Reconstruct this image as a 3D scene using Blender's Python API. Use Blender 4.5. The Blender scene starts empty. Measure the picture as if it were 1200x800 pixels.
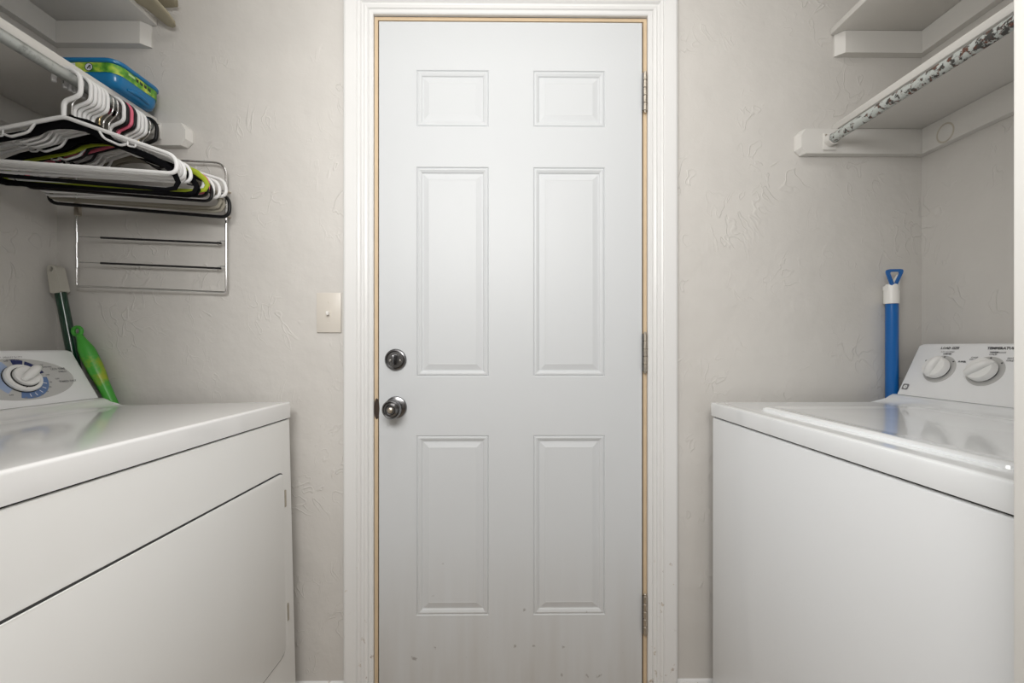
import bpy, bmesh, math, random
from mathutils import Vector, Matrix
random.seed(7)
R = math.radians
PI = math.pi
scene = bpy.context.scene
COL = scene.collection

# ------------------------------------------------------------------ camera
cam = bpy.data.objects.new('camera', bpy.data.cameras.new('camera'))
COL.objects.link(cam)
cam.location = (0, 0, 1.09)
cam.rotation_euler = (R(90), 0, -math.atan(4 / 480))
cam.data.sensor_width = 36
cam.data.lens = 480 / 1200 * 36
cam.data.shift_y = 6 / 1200
cam.data.clip_start = 0.02
scene.camera = cam
# ------------------------------------------------------------------ world, exposure
wd = bpy.data.worlds.new('world'); scene.world = wd
wd.use_nodes = True
wd.node_tree.nodes['Background'].inputs[0].default_value = (0.75, 0.85, 1, 1)
wd.node_tree.nodes['Background'].inputs[1].default_value = 0.3
scene.view_settings.view_transform = 'Standard'
scene.view_settings.look = 'None'
scene.view_settings.gamma = 1
scene.view_settings.exposure = 0.15
# ------------------------------------------------------------------ lights
def area(name, loc, target, size, power, color, size_y=None):
    l = bpy.data.lights.new(name, 'AREA'); l.energy = power; l.color = color
    l.size = size
    if size_y: l.shape = 'RECTANGLE'; l.size_y = size_y
    o = bpy.data.objects.new(name, l); COL.objects.link(o)
    o.location = loc
    o.rotation_euler = (Vector(target) - Vector(loc)).to_track_quat('-Z', 'Y').to_euler()
    return o
area('camera_fill_light', (-0.14, -0.12, 1.72), (0, 1.18, 1.40), 0.95, 14, (1, 0.99, 0.97), 0.40)  # broad fill added just behind the camera to reach the side walls
area('ceiling_lamp_light', (0.0, 0.62, 2.38), (0.0, 0.62, 0), 1.3, 3.7, (1, 0.975, 0.94), 0.25)  # unseen ceiling lamp, widened to even out the light across the room
area('hall_ceiling_light', (0.0, -1.3, 2.38), (0.0, -1.3, 0), 0.8, 12, (1, 0.95, 0.9))

# ------------------------------------------------------------------ room numbers
D = 1.18                     # far wall
XL, XR = -1.289, 1.20        # side walls
HC = 2.44                    # ceiling
YF0, YF1 = 0.315, 0.43       # near wall (with the opening the camera looks through)
OL, OR = -0.60, 0.539        # the opening

# ------------------------------------------------------------------ materials
def nodes(name):
    m = bpy.data.materials.new(name); m.use_nodes = True
    nt = m.node_tree
    return m, nt, nt.nodes['Principled BSDF']
def N(nt, t, **k):
    n = nt.nodes.new(t)
    for a, v in k.items():
        if a in n.inputs.keys(): n.inputs[a].default_value = v
        else: setattr(n, a, v)
    return n
def mat(name, col, rough=0.5, metal=0.0, coat=0.0, bump=0.0, bscale=200, vary=0.0, vscale=6, spec=None):
    m, nt, b = nodes(name)
    b.inputs['Base Color'].default_value = (*col, 1)
    b.inputs['Roughness'].default_value = rough
    b.inputs['Metallic'].default_value = metal
    b.inputs['Coat Weight'].default_value = coat
    b.inputs['Coat Roughness'].default_value = 0.08
    if spec is not None: b.inputs['Specular IOR Level'].default_value = spec
    tc = N(nt, 'ShaderNodeTexCoord')
    if bump:
        n = N(nt, 'ShaderNodeTexNoise', Scale=bscale, Detail=4.0)
        nt.links.new(tc.outputs['Object'], n.inputs['Vector'])
        bp = N(nt, 'ShaderNodeBump', Strength=bump, Distance=0.002)
        nt.links.new(n.outputs['Fac'], bp.inputs['Height'])
        nt.links.new(bp.outputs['Normal'], b.inputs['Normal'])
    if vary:
        n = N(nt, 'ShaderNodeTexNoise', Scale=vscale, Detail=6.0)
        nt.links.new(tc.outputs['Object'], n.inputs['Vector'])
        mx = N(nt, 'ShaderNodeMix', data_type='RGBA')
        mx.inputs[6].default_value = (*[c * (1 - vary) for c in col], 1)
        mx.inputs[7].default_value = (*[min(1, c * (1 + vary)) for c in col], 1)
        nt.links.new(n.outputs['Fac'], mx.inputs[0])
        nt.links.new(mx.outputs[2], b.inputs['Base Color'])
    return m

def wall_material(name, col):
    m, nt, b = nodes(name)
    b.inputs['Roughness'].default_value = 0.42
    tc = N(nt, 'ShaderNodeTexCoord')
    # slow distortion
    nd = N(nt, 'ShaderNodeTexNoise', Scale=3.5, Detail=3.0)
    nt.links.new(tc.outputs['Object'], nd.inputs['Vector'])
    add = N(nt, 'ShaderNodeVectorMath', operation='MULTIPLY_ADD')
    add.inputs[1].default_value = (0.35, 0.35, 0.35)
    nt.links.new(nd.outputs['Color'], add.inputs[0]); nt.links.new(tc.outputs['Object'], add.inputs[2])
    # trowel edges : thin ridges where a stretched noise crosses a level
    mp = N(nt, 'ShaderNodeMapping'); mp.inputs['Scale'].default_value = (30, 30, 13)
    nt.links.new(add.outputs[0], mp.inputs['Vector'])
    n1 = N(nt, 'ShaderNodeTexNoise', Scale=1.0, Detail=1.5, Roughness=0.5)
    nt.links.new(mp.outputs[0], n1.inputs['Vector'])
    sub = N(nt, 'ShaderNodeMath', operation='SUBTRACT'); sub.inputs[1].default_value = 0.56
    nt.links.new(n1.outputs['Fac'], sub.inputs[0])
    ab = N(nt, 'ShaderNodeMath', operation='ABSOLUTE'); nt.links.new(sub.outputs[0], ab.inputs[0])
    mr = N(nt, 'ShaderNodeMapRange', interpolation_type='SMOOTHSTEP')
    mr.inputs['From Min'].default_value = 0.0; mr.inputs['From Max'].default_value = 0.035
    mr.inputs['To Min'].default_value = 1.0; mr.inputs['To Max'].default_value = 0.0
    nt.links.new(ab.outputs[0], mr.inputs['Value'])
    # ridges only in patches
    nm = N(nt, 'ShaderNodeTexNoise', Scale=7.0, Detail=2.0)
    nt.links.new(tc.outputs['Object'], nm.inputs['Vector'])
    mk = N(nt, 'ShaderNodeMapRange', interpolation_type='SMOOTHSTEP')
    mk.inputs['From Min'].default_value = 0.46; mk.inputs['From Max'].default_value = 0.66
    nt.links.new(nm.outputs['Fac'], mk.inputs['Value'])
    mul = N(nt, 'ShaderNodeMath', operation='MULTIPLY')
    nt.links.new(mr.outputs[0], mul.inputs[0]); nt.links.new(mk.outputs[0], mul.inputs[1])
    # orange peel
    n2 = N(nt, 'ShaderNodeTexNoise', Scale=42.0, Detail=3.0, Roughness=0.5)
    nt.links.new(tc.outputs['Object'], n2.inputs['Vector'])
    n3 = N(nt, 'ShaderNodeTexNoise', Scale=9.0, Detail=2.0)
    nt.links.new(tc.outputs['Object'], n3.inputs['Vector'])
    a1 = N(nt, 'ShaderNodeMath', operation='MULTIPLY_ADD'); a1.inputs[1].default_value = 0.40
    rs0 = N(nt, 'ShaderNodeMath', operation='MULTIPLY'); rs0.inputs[1].default_value = 0.38
    nt.links.new(mul.outputs[0], rs0.inputs[0])
    nt.links.new(n2.outputs['Fac'], a1.inputs[0]); nt.links.new(rs0.outputs[0], a1.inputs[2])
    a2 = N(nt, 'ShaderNodeMath', operation='MULTIPLY_ADD'); a2.inputs[1].default_value = 2.2
    nt.links.new(n3.outputs['Fac'], a2.inputs[0]); nt.links.new(a1.outputs[0], a2.inputs[2])
    bp = N(nt, 'ShaderNodeBump', Strength=1.0, Distance=0.0024)
    nt.links.new(a2.outputs[0], bp.inputs['Height']); nt.links.new(bp.outputs['Normal'], b.inputs['Normal'])
    cr = N(nt, 'ShaderNodeMix', data_type='RGBA')
    cr.inputs[6].default_value = (*[c * 0.95 for c in col], 1); cr.inputs[7].default_value = (*[c * 1.05 for c in col], 1)
    nt.links.new(nm.outputs['Fac'], cr.inputs[0]); nt.links.new(cr.outputs[2], b.inputs['Base Color'])
    return m

def door_material():
    # cool white paint, small scuffs and dirt denser towards the bottom
    m, nt, b = nodes('door_paint')
    b.inputs['Roughness'].default_value = 0.45; b.inputs['Specular IOR Level'].default_value = 0.35
    tc = N(nt, 'ShaderNodeTexCoord')
    sx = N(nt, 'ShaderNodeSeparateXYZ'); nt.links.new(tc.outputs['Object'], sx.inputs[0])
    n1 = N(nt, 'ShaderNodeTexNoise', Scale=38.0, Detail=5.0)
    nt.links.new(tc.outputs['Object'], n1.inputs['Vector'])
    low = N(nt, 'ShaderNodeMapRange'); low.inputs['From Min'].default_value = 0.0; low.inputs['From Max'].default_value = 0.8
    low.inputs['To Min'].default_value = 0.13; low.inputs['To Max'].default_value = 0.0
    nt.links.new(sx.outputs['Z'], low.inputs['Value'])
    ad = N(nt, 'ShaderNodeMath', operation='ADD'); nt.links.new(n1.outputs['Fac'], ad.inputs[0]); nt.links.new(low.outputs[0], ad.inputs[1])
    mr = N(nt, 'ShaderNodeMapRange'); mr.inputs['From Min'].default_value = 0.775; mr.inputs['From Max'].default_value = 0.83
    mr.inputs['To Max'].default_value = 0.55
    nt.links.new(ad.outputs[0], mr.inputs['Value'])
    # grubby streaks low on the door
    mp = N(nt, 'ShaderNodeMapping'); mp.inputs['Scale'].default_value = (26, 26, 2.2)
    nt.links.new(tc.outputs['Object'], mp.inputs[0])
    n2 = N(nt, 'ShaderNodeTexNoise', Scale=1.0, Detail=5.0); nt.links.new(mp.outputs[0], n2.inputs['Vector'])
    lw = N(nt, 'ShaderNodeMapRange'); lw.inputs['From Min'].default_value = 0.05; lw.inputs['From Max'].default_value = 0.55
    lw.inputs['To Min'].default_value = 0.75; lw.inputs['To Max'].default_value = 0.0
    nt.links.new(sx.outputs['Z'], lw.inputs['Value'])
    mu = N(nt, 'ShaderNodeMath', operation='MULTIPLY'); nt.links.new(n2.outputs['Fac'], mu.inputs[0]); nt.links.new(lw.outputs[0], mu.inputs[1])
    m1 = N(nt, 'ShaderNodeMix', data_type='RGBA')
    m1.inputs[6].default_value = (0.615, 0.635, 0.652, 1); m1.inputs[7].default_value = (0.42, 0.38, 0.33, 1)
    nt.links.new(mu.outputs[0], m1.inputs[0])
    m2 = N(nt, 'ShaderNodeMix', data_type='RGBA'); m2.inputs[7].default_value = (0.16, 0.14, 0.12, 1)
    nt.links.new(mr.outputs[0], m2.inputs[0]); nt.links.new(m1.outputs[2], m2.inputs[6])
    nt.links.new(m2.outputs[2], b.inputs['Base Color'])
    bp = N(nt, 'ShaderNodeBump', Strength=0.12, Distance=0.001)
    n3 = N(nt, 'ShaderNodeTexNoise', Scale=160.0, Detail=2.0); nt.links.new(tc.outputs['Object'], n3.inputs['Vector'])
    nt.links.new(n3.outputs['Fac'], bp.inputs['Height']); nt.links.new(bp.outputs['Normal'], b.inputs['Normal'])
    return m

def spotted(name, col, spot, scale, lo, hi, rough=0.45, metal=0.0, grad=None, bump=0.0, spotrough=None):
    m, nt, b = nodes(name)
    b.inputs['Roughness'].default_value = rough; b.inputs['Metallic'].default_value = metal
    tc = N(nt, 'ShaderNodeTexCoord')
    n1 = N(nt, 'ShaderNodeTexNoise', Scale=scale, Detail=6.0, Roughness=0.65)
    nt.links.new(tc.outputs['Object'], n1.inputs['Vector'])
    src = n1.outputs['Fac']
    if grad:      # (axis, from, to, add)
        sx = N(nt, 'ShaderNodeSeparateXYZ'); nt.links.new(tc.outputs['Object'], sx.inputs[0])
        g = N(nt, 'ShaderNodeMapRange'); g.inputs['From Min'].default_value = grad[1]; g.inputs['From Max'].default_value = grad[2]
        g.inputs['To Min'].default_value = grad[3]; g.inputs['To Max'].default_value = 0
        nt.links.new(sx.outputs[grad[0]], g.inputs['Value'])
        ad = N(nt, 'ShaderNodeMath', operation='ADD'); nt.links.new(src, ad.inputs[0]); nt.links.new(g.outputs[0], ad.inputs[1]); src = ad.outputs[0]
    mr = N(nt, 'ShaderNodeMapRange'); mr.inputs['From Min'].default_value = lo; mr.inputs['From Max'].default_value = hi
    nt.links.new(src, mr.inputs['Value'])
    mx = N(nt, 'ShaderNodeMix', data_type='RGBA'); mx.inputs[6].default_value = (*col, 1); mx.inputs[7].default_value = (*spot, 1)
    nt.links.new(mr.outputs[0], mx.inputs[0])
    if grad:      # second colour: brown inside the dark
        n4 = N(nt, 'ShaderNodeTexNoise', Scale=scale * 1.7, Detail=3.0); nt.links.new(tc.outputs['Object'], n4.inputs['Vector'])
        m4 = N(nt, 'ShaderNodeMapRange'); m4.inputs['From Min'].default_value = 0.5; m4.inputs['From Max'].default_value = 0.6
        nt.links.new(n4.outputs['Fac'], m4.inputs['Value'])
        mb = N(nt, 'ShaderNodeMix', data_type='RGBA'); mb.inputs[6].default_value = (*spot, 1); mb.inputs[7].default_value = (0.13, 0.045, 0.025, 1)
        nt.links.new(m4.outputs[0], mb.inputs[0]); nt.links.new(mb.outputs[2], mx.inputs[7])
    nt.links.new(mx.outputs[2], b.inputs['Base Color'])
    if bump:
        bp = N(nt, 'ShaderNodeBump', Strength=bump, Distance=0.001, invert=True)
        nt.links.new(mr.outputs[0], bp.inputs['Height']); nt.links.new(bp.outputs['Normal'], b.inputs['Normal'])
    return m

WALL = wall_material('wall_paint', (0.625, 0.605, 0.575))
CEIL = mat('ceiling_paint', (0.78, 0.77, 0.74), 0.8, bump=0.3, bscale=60)
FLOOR = mat('vinyl_floor', (0.42, 0.35, 0.28), 0.45, vary=0.15, vscale=12)
SHELF = mat('shelf_paint', (0.68, 0.665, 0.635), 0.38, bump=0.1, bscale=90, vary=0.05)
TRIM = spotted('trim_paint', (0.75, 0.75, 0.745), (0.42, 0.33, 0.22), 40.0, 0.74, 0.84, 0.35, grad=('Z', 0.0, 0.8, 0.16))
TRIMD = mat('trim_paint_plain', (0.84, 0.83, 0.80), 0.35)
JAMBW = mat('bare_jamb_wood', (0.62, 0.48, 0.32), 0.6, vary=0.12, vscale=20)
GASKET = mat('door_gasket', (0.05, 0.042, 0.035), 0.8)
DOOR = door_material()
ENAM = mat('white_enamel', (0.85, 0.85, 0.835), 0.30, coat=0.35, vary=0.02, vscale=3)
ENAMT = mat('white_enamel_top', (0.84, 0.84, 0.835), 0.13, coat=0.6)
ENAMW = mat('white_enamel_washer', (0.86, 0.88, 0.90), 0.30, coat=0.35)
ENAMWT = mat('white_enamel_washer_top', (0.84, 0.86, 0.875), 0.11, coat=0.7)
PANEL = mat('console_plastic', (0.84, 0.85, 0.86), 0.38)
GREYP = mat('console_grey_print', (0.50, 0.50, 0.49), 0.4)
KNOBW = mat('knob_plastic', (0.80, 0.80, 0.79), 0.30, coat=0.2)
INK = mat('black_print', (0.03, 0.03, 0.035), 0.5)
INKG = mat('grey_print', (0.20, 0.20, 0.21), 0.5)
NAVY = mat('navy_print', (0.012, 0.022, 0.11), 0.4)
BLUEM = mat('mid_blue_print', (0.11, 0.19, 0.38), 0.4)
BLUEL = mat('light_blue_print', (0.34, 0.43, 0.62), 0.4)
GAP = mat('shadow_gap_black', (0.03, 0.03, 0.03), 0.8)
CHROME = mat('chrome', (0.72, 0.72, 0.72), 0.16, 1.0)
BRASS = mat('gold_wire', (0.72, 0.56, 0.30), 0.2, 1.0)
PEWTER = mat('dark_pewter', (0.21, 0.21, 0.215), 0.26, 1.0)
NICKEL = mat('aged_nickel', (0.55, 0.50, 0.43), 0.38, 1.0, vary=0.3, vscale=60)
RUBBER = mat('black_rubber', (0.012, 0.012, 0.013), 0.5)
HWHITE = mat('hanger_white_plastic', (0.80, 0.80, 0.80), 0.35)
HBLACK = mat('hanger_black_plastic', (0.006, 0.006, 0.007), 0.35, spec=0.3)
HPINK = mat('hanger_pink_plastic', (0.72, 0.14, 0.22), 0.35)
VBLACK = mat('velvet_black', (0.004, 0.004, 0.005), 0.95, spec=0.1)
VLIME = mat('velvet_lime', (0.34, 0.42, 0.02), 0.8)
VGREY = mat('velvet_taupe', (0.30, 0.28, 0.23), 0.9)
SWITCH = mat('ivory_switch', (0.66, 0.62, 0.56), 0.35)
GREEN = mat('dark_green_pole', (0.002, 0.04, 0.02), 0.22, coat=0.5)
CAPW = mat('grey_white_cap', (0.55, 0.53, 0.47), 0.45)
LGREEN = spotted('bright_green_plastic', (0.06, 0.36, 0.04), (0.33, 0.40, 0.02), 14.0, 0.52, 0.66, 0.35)
BLUE = mat('blue_pole', (0.0, 0.12, 0.42), 0.28, coat=0.3)
TUBB = mat('tub_blue', (0.0, 0.16, 0.38), 0.28, coat=0.3)
CLOTH = mat('beige_canvas', (0.40, 0.36, 0.26), 0.9, bump=0.4, bscale=300, vary=0.12, vscale=40)
RODG = spotted('galvanised_rod', (0.46, 0.48, 0.47), (0.20, 0.21, 0.20), 30.0, 0.52, 0.66, 0.32, 0.55)
RODR = spotted('rusted_painted_rod', (0.50, 0.53, 0.51), (0.05, 0.05, 0.045), 75.0, 0.53, 0.58, 0.45, 0.0, grad=('Y', -0.55, -0.20, 0.10), bump=0.5)
def label_material():
    m, nt, b = nodes('tub_label')
    b.inputs['Roughness'].default_value = 0.35
    tc = N(nt, 'ShaderNodeTexCoord')
    n = N(nt, 'ShaderNodeTexNoise', Scale=32.0, Detail=3.0); nt.links.new(tc.outputs['Object'], n.inputs['Vector'])
    cr = N(nt, 'ShaderNodeValToRGB'); e = cr.color_ramp.elements
    e[0].position = 0.36; e[0].color = (0.02, 0.13, 0.01, 1)
    e[1].position = 0.66; e[1].color = (0.62, 0.66, 0.10, 1)
    x = e.new(0.47); x.color = (0.10, 0.33, 0.03, 1)
    x = e.new(0.56); x.color = (0.36, 0.52, 0.05, 1)
    nt.links.new(n.outputs['Fac'], cr.inputs[0]); nt.links.new(cr.outputs[0], b.inputs['Base Color'])
    return m
LABEL = label_material()

# ------------------------------------------------------------------ object helpers
WM = {}
def mat4(loc, rot=(0, 0, 0)):
    from mathutils import Euler
    return Matrix.Translation(loc) @ Euler(rot, 'XYZ').to_matrix().to_4x4()
def tag(o, label=None, cat=None, group=None, kind=None):
    if label: o['label'] = label
    if cat: o['category'] = cat
    if group: o['group'] = group
    if kind: o['kind'] = kind
    return o
def thing(name, label, cat, loc=(0, 0, 0), rot=(0, 0, 0), group=None, kind=None):
    o = bpy.data.objects.new(name, None); COL.objects.link(o)
    o.empty_display_size = 0.05
    o.location = loc; o.rotation_euler = rot
    WM[o.name] = mat4(loc, rot)
    return tag(o, label, cat, group, kind)
def obj(name, bm, m, parent=None, world=False, smooth=False, angle=35, loc=None):
    """link a bmesh as one object. world=True: vertices are world coordinates."""
    if loc is not None:
        bm.transform(Matrix.Translation(-Vector(loc)))
    elif parent and world:
        bm.transform(WM[parent.name].inverted())
    bmesh.ops.recalc_face_normals(bm, faces=bm.faces)
    me = bpy.data.meshes.new(name)
    if smooth:
        for f in bm.faces: f.smooth = True
        for e in bm.edges:
            if len(e.link_faces) == 2 and e.calc_face_angle(0) > R(angle): e.smooth = False
            elif len(e.link_faces) != 2: e.smooth = False
    bm.to_mesh(me); bm.free()
    for mm in (m if isinstance(m, (list, tuple)) else [m]): me.materials.append(mm)
    o = bpy.data.objects.new(name, me); COL.objects.link(o)
    if loc is not None: o.location = loc
    if parent:
        o.parent = parent
        WM[o.name] = WM[parent.name]
    else:
        WM[o.name] = mat4(loc) if loc is not None else Matrix()
    return o
def box(bm, x0, x1, y0, y1, z0, z1, bev=0.0, seg=2, mi=0):
    vs = [bm.verts.new(p) for p in ((x0, y0, z0), (x1, y0, z0), (x1, y1, z0), (x0, y1, z0), (x0, y0, z1), (x1, y0, z1), (x1, y1, z1), (x0, y1, z1))]
    fs = [bm.faces.new([vs[i] for i in q]) for q in ((0, 3, 2, 1), (4, 5, 6, 7), (0, 1, 5, 4), (1, 2, 6, 5), (2, 3, 7, 6), (3, 0, 4, 7))]
    for f in fs: f.material_index = mi
    if bev:
        es = list({e for f in fs for e in f.edges})
        bmesh.ops.bevel(bm, geom=es, offset=bev, segments=seg, profile=0.5, affect='EDGES')
def B(*a, **k):
    bm = bmesh.new(); box(bm, *a, **k); return bm
def extrude_poly(bm, pts, axis, a, b, bev=0.0, seg=3, mi=0):
    """prism: 2-D pts in the plane normal to axis, from a to b."""
    def P(p, t):
        return {'x': (t, p[0], p[1]), 'y': (p[0], t, p[1]), 'z': (p[0], p[1], t)}[axis]
    v0 = [bm.verts.new(P(p, a)) for p in pts]; v1 = [bm.verts.new(P(p, b)) for p in pts]
    n = len(pts)
    fs = [bm.faces.new(v0), bm.faces.new(v1[::-1])]
    for i in range(n):
        fs.append(bm.faces.new((v0[i], v1[i], v1[(i + 1) % n], v0[(i + 1) % n])))
    for f in fs: f.material_index = mi
    if bev:
        es = list(set(list(fs[0].edges) + list(fs[1].edges)))
        bmesh.ops.bevel(bm, geom=es, offset=bev, segments=seg, profile=0.5, affect='EDGES')
def fillet(pts, r, n=5, closed=False):
    out = []
    P = [Vector(p) for p in pts]; m = len(P)
    rr = r if isinstance(r, (list, tuple)) else [r] * m
    for i in range(m):
        if not closed and i in (0, m - 1): out.append(P[i]); continue
        a, b, c = P[i - 1], P[i], P[(i + 1) % m]
        d1 = (a - b); d2 = (c - b)
        k = min(rr[i], d1.length * 0.49, d2.length * 0.49)
        p0 = b + d1.normalized() * k; p2 = b + d2.normalized() * k
        for j in range(n + 1):
            t = j / n
            out.append(p0 * (1 - t) ** 2 + b * (2 * t * (1 - t)) + p2 * t * t)
    return out
def tube(bm, pts, r, sides=8, closed=False, mi=0, cap=True):
    P = [Vector(p) for p in pts]
    Q = [P[0]]
    for p in P[1:]:
        if (p - Q[-1]).length > 1e-5: Q.append(p)
    P = Q; n = len(P)
    rr = r if isinstance(r, (list, tuple)) else [r] * n
    rings = []; up = None
    for i in range(n):
        if closed: t = (P[(i + 1) % n] - P[i - 1])
        else: t = (P[min(i + 1, n - 1)] - P[max(i - 1, 0)])
        t.normalize()
        if up is None:
            up = Vector((0, 0, 1)) if abs(t.z) < 0.9 else Vector((0, 1, 0))
            if abs(t.y) < 0.5: up = Vector((0, 1, 0))
        up = (up - t * up.dot(t)).normalized()
        s = t.cross(up)
        rings.append([bm.verts.new(P[i] + (up * math.cos(2 * PI * k / sides) + s * math.sin(2 * PI * k / sides)) * rr[i]) for k in range(sides)])
    for i in range(n if closed else n - 1):
        a, b = rings[i], rings[(i + 1) % n]
        for k in range(sides):
            f = bm.faces.new((a[k], a[(k + 1) % sides], b[(k + 1) % sides], b[k])); f.material_index = mi
    if not closed and cap:
        for g in (rings[0], rings[-1]):
            f = bm.faces.new(g); f.material_index = mi
def lathe(bm, prof, origin, axis, sides=32, mi=0):
    """prof: (radius, height along axis)"""
    ax = Vector(axis).normalized(); o = Vector(origin)
    u = ax.orthogonal().normalized(); w = ax.cross(u)
    rings = []
    for r, h in prof:
        if r < 1e-6: rings.append([bm.verts.new(o + ax * h)])
        else: rings.append([bm.verts.new(o + ax * h + (u * math.cos(2 * PI * k / sides) + w * math.sin(2 * PI * k / sides)) * r) for k in range(sides)])
    for a, b in zip(rings, rings[1:]):
        if len(a) == 1 and len(b) == 1: continue
        for k in range(sides):
            k2 = (k + 1) % sides
            if len(a) == 1: f = bm.faces.new((a[0], b[k], b[k2]))
            elif len(b) == 1: f = bm.faces.new((a[k], a[k2], b[0]))
            else: f = bm.faces.new((a[k], a[k2], b[k2], b[k]))
            f.material_index = mi
def text_mesh(bm, s, u, v, size, w=0.0003, mi=0, align='CENTER', squeeze=1.0, bold=0.0):
    """flat lettering at (u, v) in the xy plane, merged into bm"""
    c = bpy.data.curves.new('t', 'FONT'); c.body = s; c.size = size; c.align_x = align; c.align_y = 'CENTER'; c.resolution_u = 1
    c.offset = bold
    o = bpy.data.objects.new('t', c); COL.objects.link(o)
    dg = bpy.context.evaluated_depsgraph_get()
    me = bpy.data.meshes.new_from_object(o.evaluated_get(dg))
    COL.objects.unlink(o); bpy.data.objects.remove(o); bpy.data.curves.remove(c)
    k0 = len(bm.verts); f0 = len(bm.faces)
    bm.from_mesh(me); bm.verts.ensure_lookup_table(); bm.faces.ensure_lookup_table()
    for q in bm.verts[k0:]: q.co = Vector((q.co.x * squeeze + u, q.co.y + v, w))
    for f in bm.faces[f0:]: f.material_index = mi
    bpy.data.meshes.remove(me)
def sector(bm, cx, cy, r0, r1, a0, a1, w, mi=0, n=18):
    A = [R(a0 + (a1 - a0) * i / n) for i in range(n + 1)]
    vi = [bm.verts.new((cx + r0 * math.cos(a), cy + r0 * math.sin(a), w)) for a in A]
    vo = [bm.verts.new((cx + r1 * math.cos(a), cy + r1 * math.sin(a), w)) for a in A]
    for i in range(n):
        f = bm.faces.new((vi[i], vi[i + 1], vo[i + 1], vo[i])); f.material_index = mi
def disc(bm, cx, cy, rx, ry, w, mi=0, n=48, h=0.0003):
    top = [bm.verts.new((cx + rx * math.cos(2 * PI * k / n), cy + ry * math.sin(2 * PI * k / n), w)) for k in range(n)]
    bot = [bm.verts.new((cx + rx * math.cos(2 * PI * k / n), cy + ry * math.sin(2 * PI * k / n), w - h)) for k in range(n)]
    f = bm.faces.new(top); f.material_index = mi
    for k in range(n):
        f = bm.faces.new((top[k], bot[k], bot[(k + 1) % n], top[(k + 1) % n])); f.material_index = mi

# ------------------------------------------------------------------ the setting
def struct(name, bm, m): return tag(obj(name, bm, m), kind='structure')
T = 0.11
JX0, JX1, JZ = -0.3845, 0.3985, 2.036        # rough opening of the far door (inside of the casing)
bm = bmesh.new()
box(bm, XL - T, JX0 - 0.004, D, D + T, 0, HC); box(bm, JX1 + 0.004, XR + T, D, D + T, 0, HC); box(bm, JX0 - 0.004, JX1 + 0.004, D, D + T, JZ + 0.004, HC)
struct('wall_far', bm, WALL)
struct('wall_left', B(XL - T, XL, YF1, D, 0, HC), WALL)
struct('wall_right', B(XR, XR + T, YF1, D, 0, HC), WALL)
HX0, HX1, HY0 = -1.75, 1.75, -2.3
bm = bmesh.new()
box(bm, HX0, OL - 0.018, YF0, YF1, 0, HC); box(bm, OR + 0.018, HX1, YF0, YF1, 0, HC); box(bm, OL - 0.018, OR + 0.018, YF0, YF1, 2.10, HC)
struct('wall_near', bm, WALL)
bm = bmesh.new()
box(bm, HX0 - T, HX0, HY0, YF1, 0, HC); box(bm, HX1, HX1 + T, HY0, YF1, 0, HC); box(bm, HX0 - T, HX1 + T, HY0 - T, HY0, 0, HC)
struct('wall_hall', bm, WALL)
struct('floor', B(HX0 - T, HX1 + T, HY0 - T, D + T, -0.05, 0), FLOOR)
struct('ceiling', B(HX0 - T, HX1 + T, HY0 - T, D + T, HC, HC + 0.05), CEIL)
# painted corner board of the near opening, seen as the white strip on the right
def opening_board(name, x0, x1, side):
    t = thing(name, None, None, ((x0 + x1) / 2, YF1, 0), kind='structure')
    obj('jamb_board', B(x0, x1, YF0 - 0.012, YF1 + 0.004, 0, 2.09, bev=0.003), TRIMD, t, True, True)
    s0, s1 = (x0 - 0.009, x0 + 0.001) if side > 0 else (x1 - 0.001, x1 + 0.009)
    obj('door_stop', B(s0, s1, YF0 + 0.005, YF0 + 0.045, 0, 2.09, bev=0.002), TRIMD, t, True, True)
opening_board('trim_2', OR, OR + 0.0175, 1)
opening_board('trim_3', OL - 0.0175, OL, -1)
# baseboards
def baseboard(name, x0, x1):
    pr = [(D, 0.0), (D - 0.014, 0.0), (D - 0.014, 0.105), (D - 0.010, 0.113), (D - 0.011, 0.118), (D - 0.006, 0.128), (D, 0.131)]
    bm = bmesh.new(); extrude_poly(bm, [(y, z) for y, z in pr], 'x', x0, x1)
    struct(name, bm, TRIM)
baseboard('baseboard_far', 0.4825, XR); baseboard('baseboard_far_left', XL, -0.472)
def side_board(name, x, s):
    pr = [(x, 0.0), (x + s * 0.014, 0.0), (x + s * 0.014, 0.105), (x + s * 0.006, 0.128), (x, 0.131)]
    bm = bmesh.new(); extrude_poly(bm, pr, 'y', YF1, D - 0.0145); struct(name, bm, TRIM)
side_board('baseboard_left', XL, 1); side_board('baseboard_right', XR, -1)

# door casing, mitred
CAS = [(0.0, 0.0), (0.0, 0.009), (0.003, 0.0115), (0.011, 0.0115), (0.0135, 0.0085), (0.016, 0.0125), (0.023, 0.0145), (0.0265, 0.0105), (0.031, 0.0105), (0.036, 0.0165),
       (0.041, 0.018), (0.044, 0.0155), (0.0465, 0.0185), (0.076, 0.0195), (0.081, 0.018), (0.083, 0.014), (0.083, 0.0)]
tr = thing('trim_1', None, None, (0, D, 0), kind='structure')
def casing(st):
    bm = bmesh.new()
    ra = [bm.verts.new(st[0](u, t)) for u, t in CAS]; rb = [bm.verts.new(st[1](u, t)) for u, t in CAS]
    for i in range(len(CAS)):
        j = (i + 1) % len(CAS); bm.faces.new((ra[i], ra[j], rb[j], rb[i]))
    bm.faces.new(ra); bm.faces.new(rb[::-1])
    obj('casing_board', bm, TRIM, tr, True)
cx0, cx1, cz = JX0 - 0.001, JX1 + 0.001, JZ + 0.002
casing([lambda u, t: (cx0 - u, D - t, 0.0), lambda u, t: (cx0 - u, D - t, cz + u)])
casing([lambda u, t: (cx0 - u, D - t, cz + u), lambda u, t: (cx1 + u, D - t, cz + u)])
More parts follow.
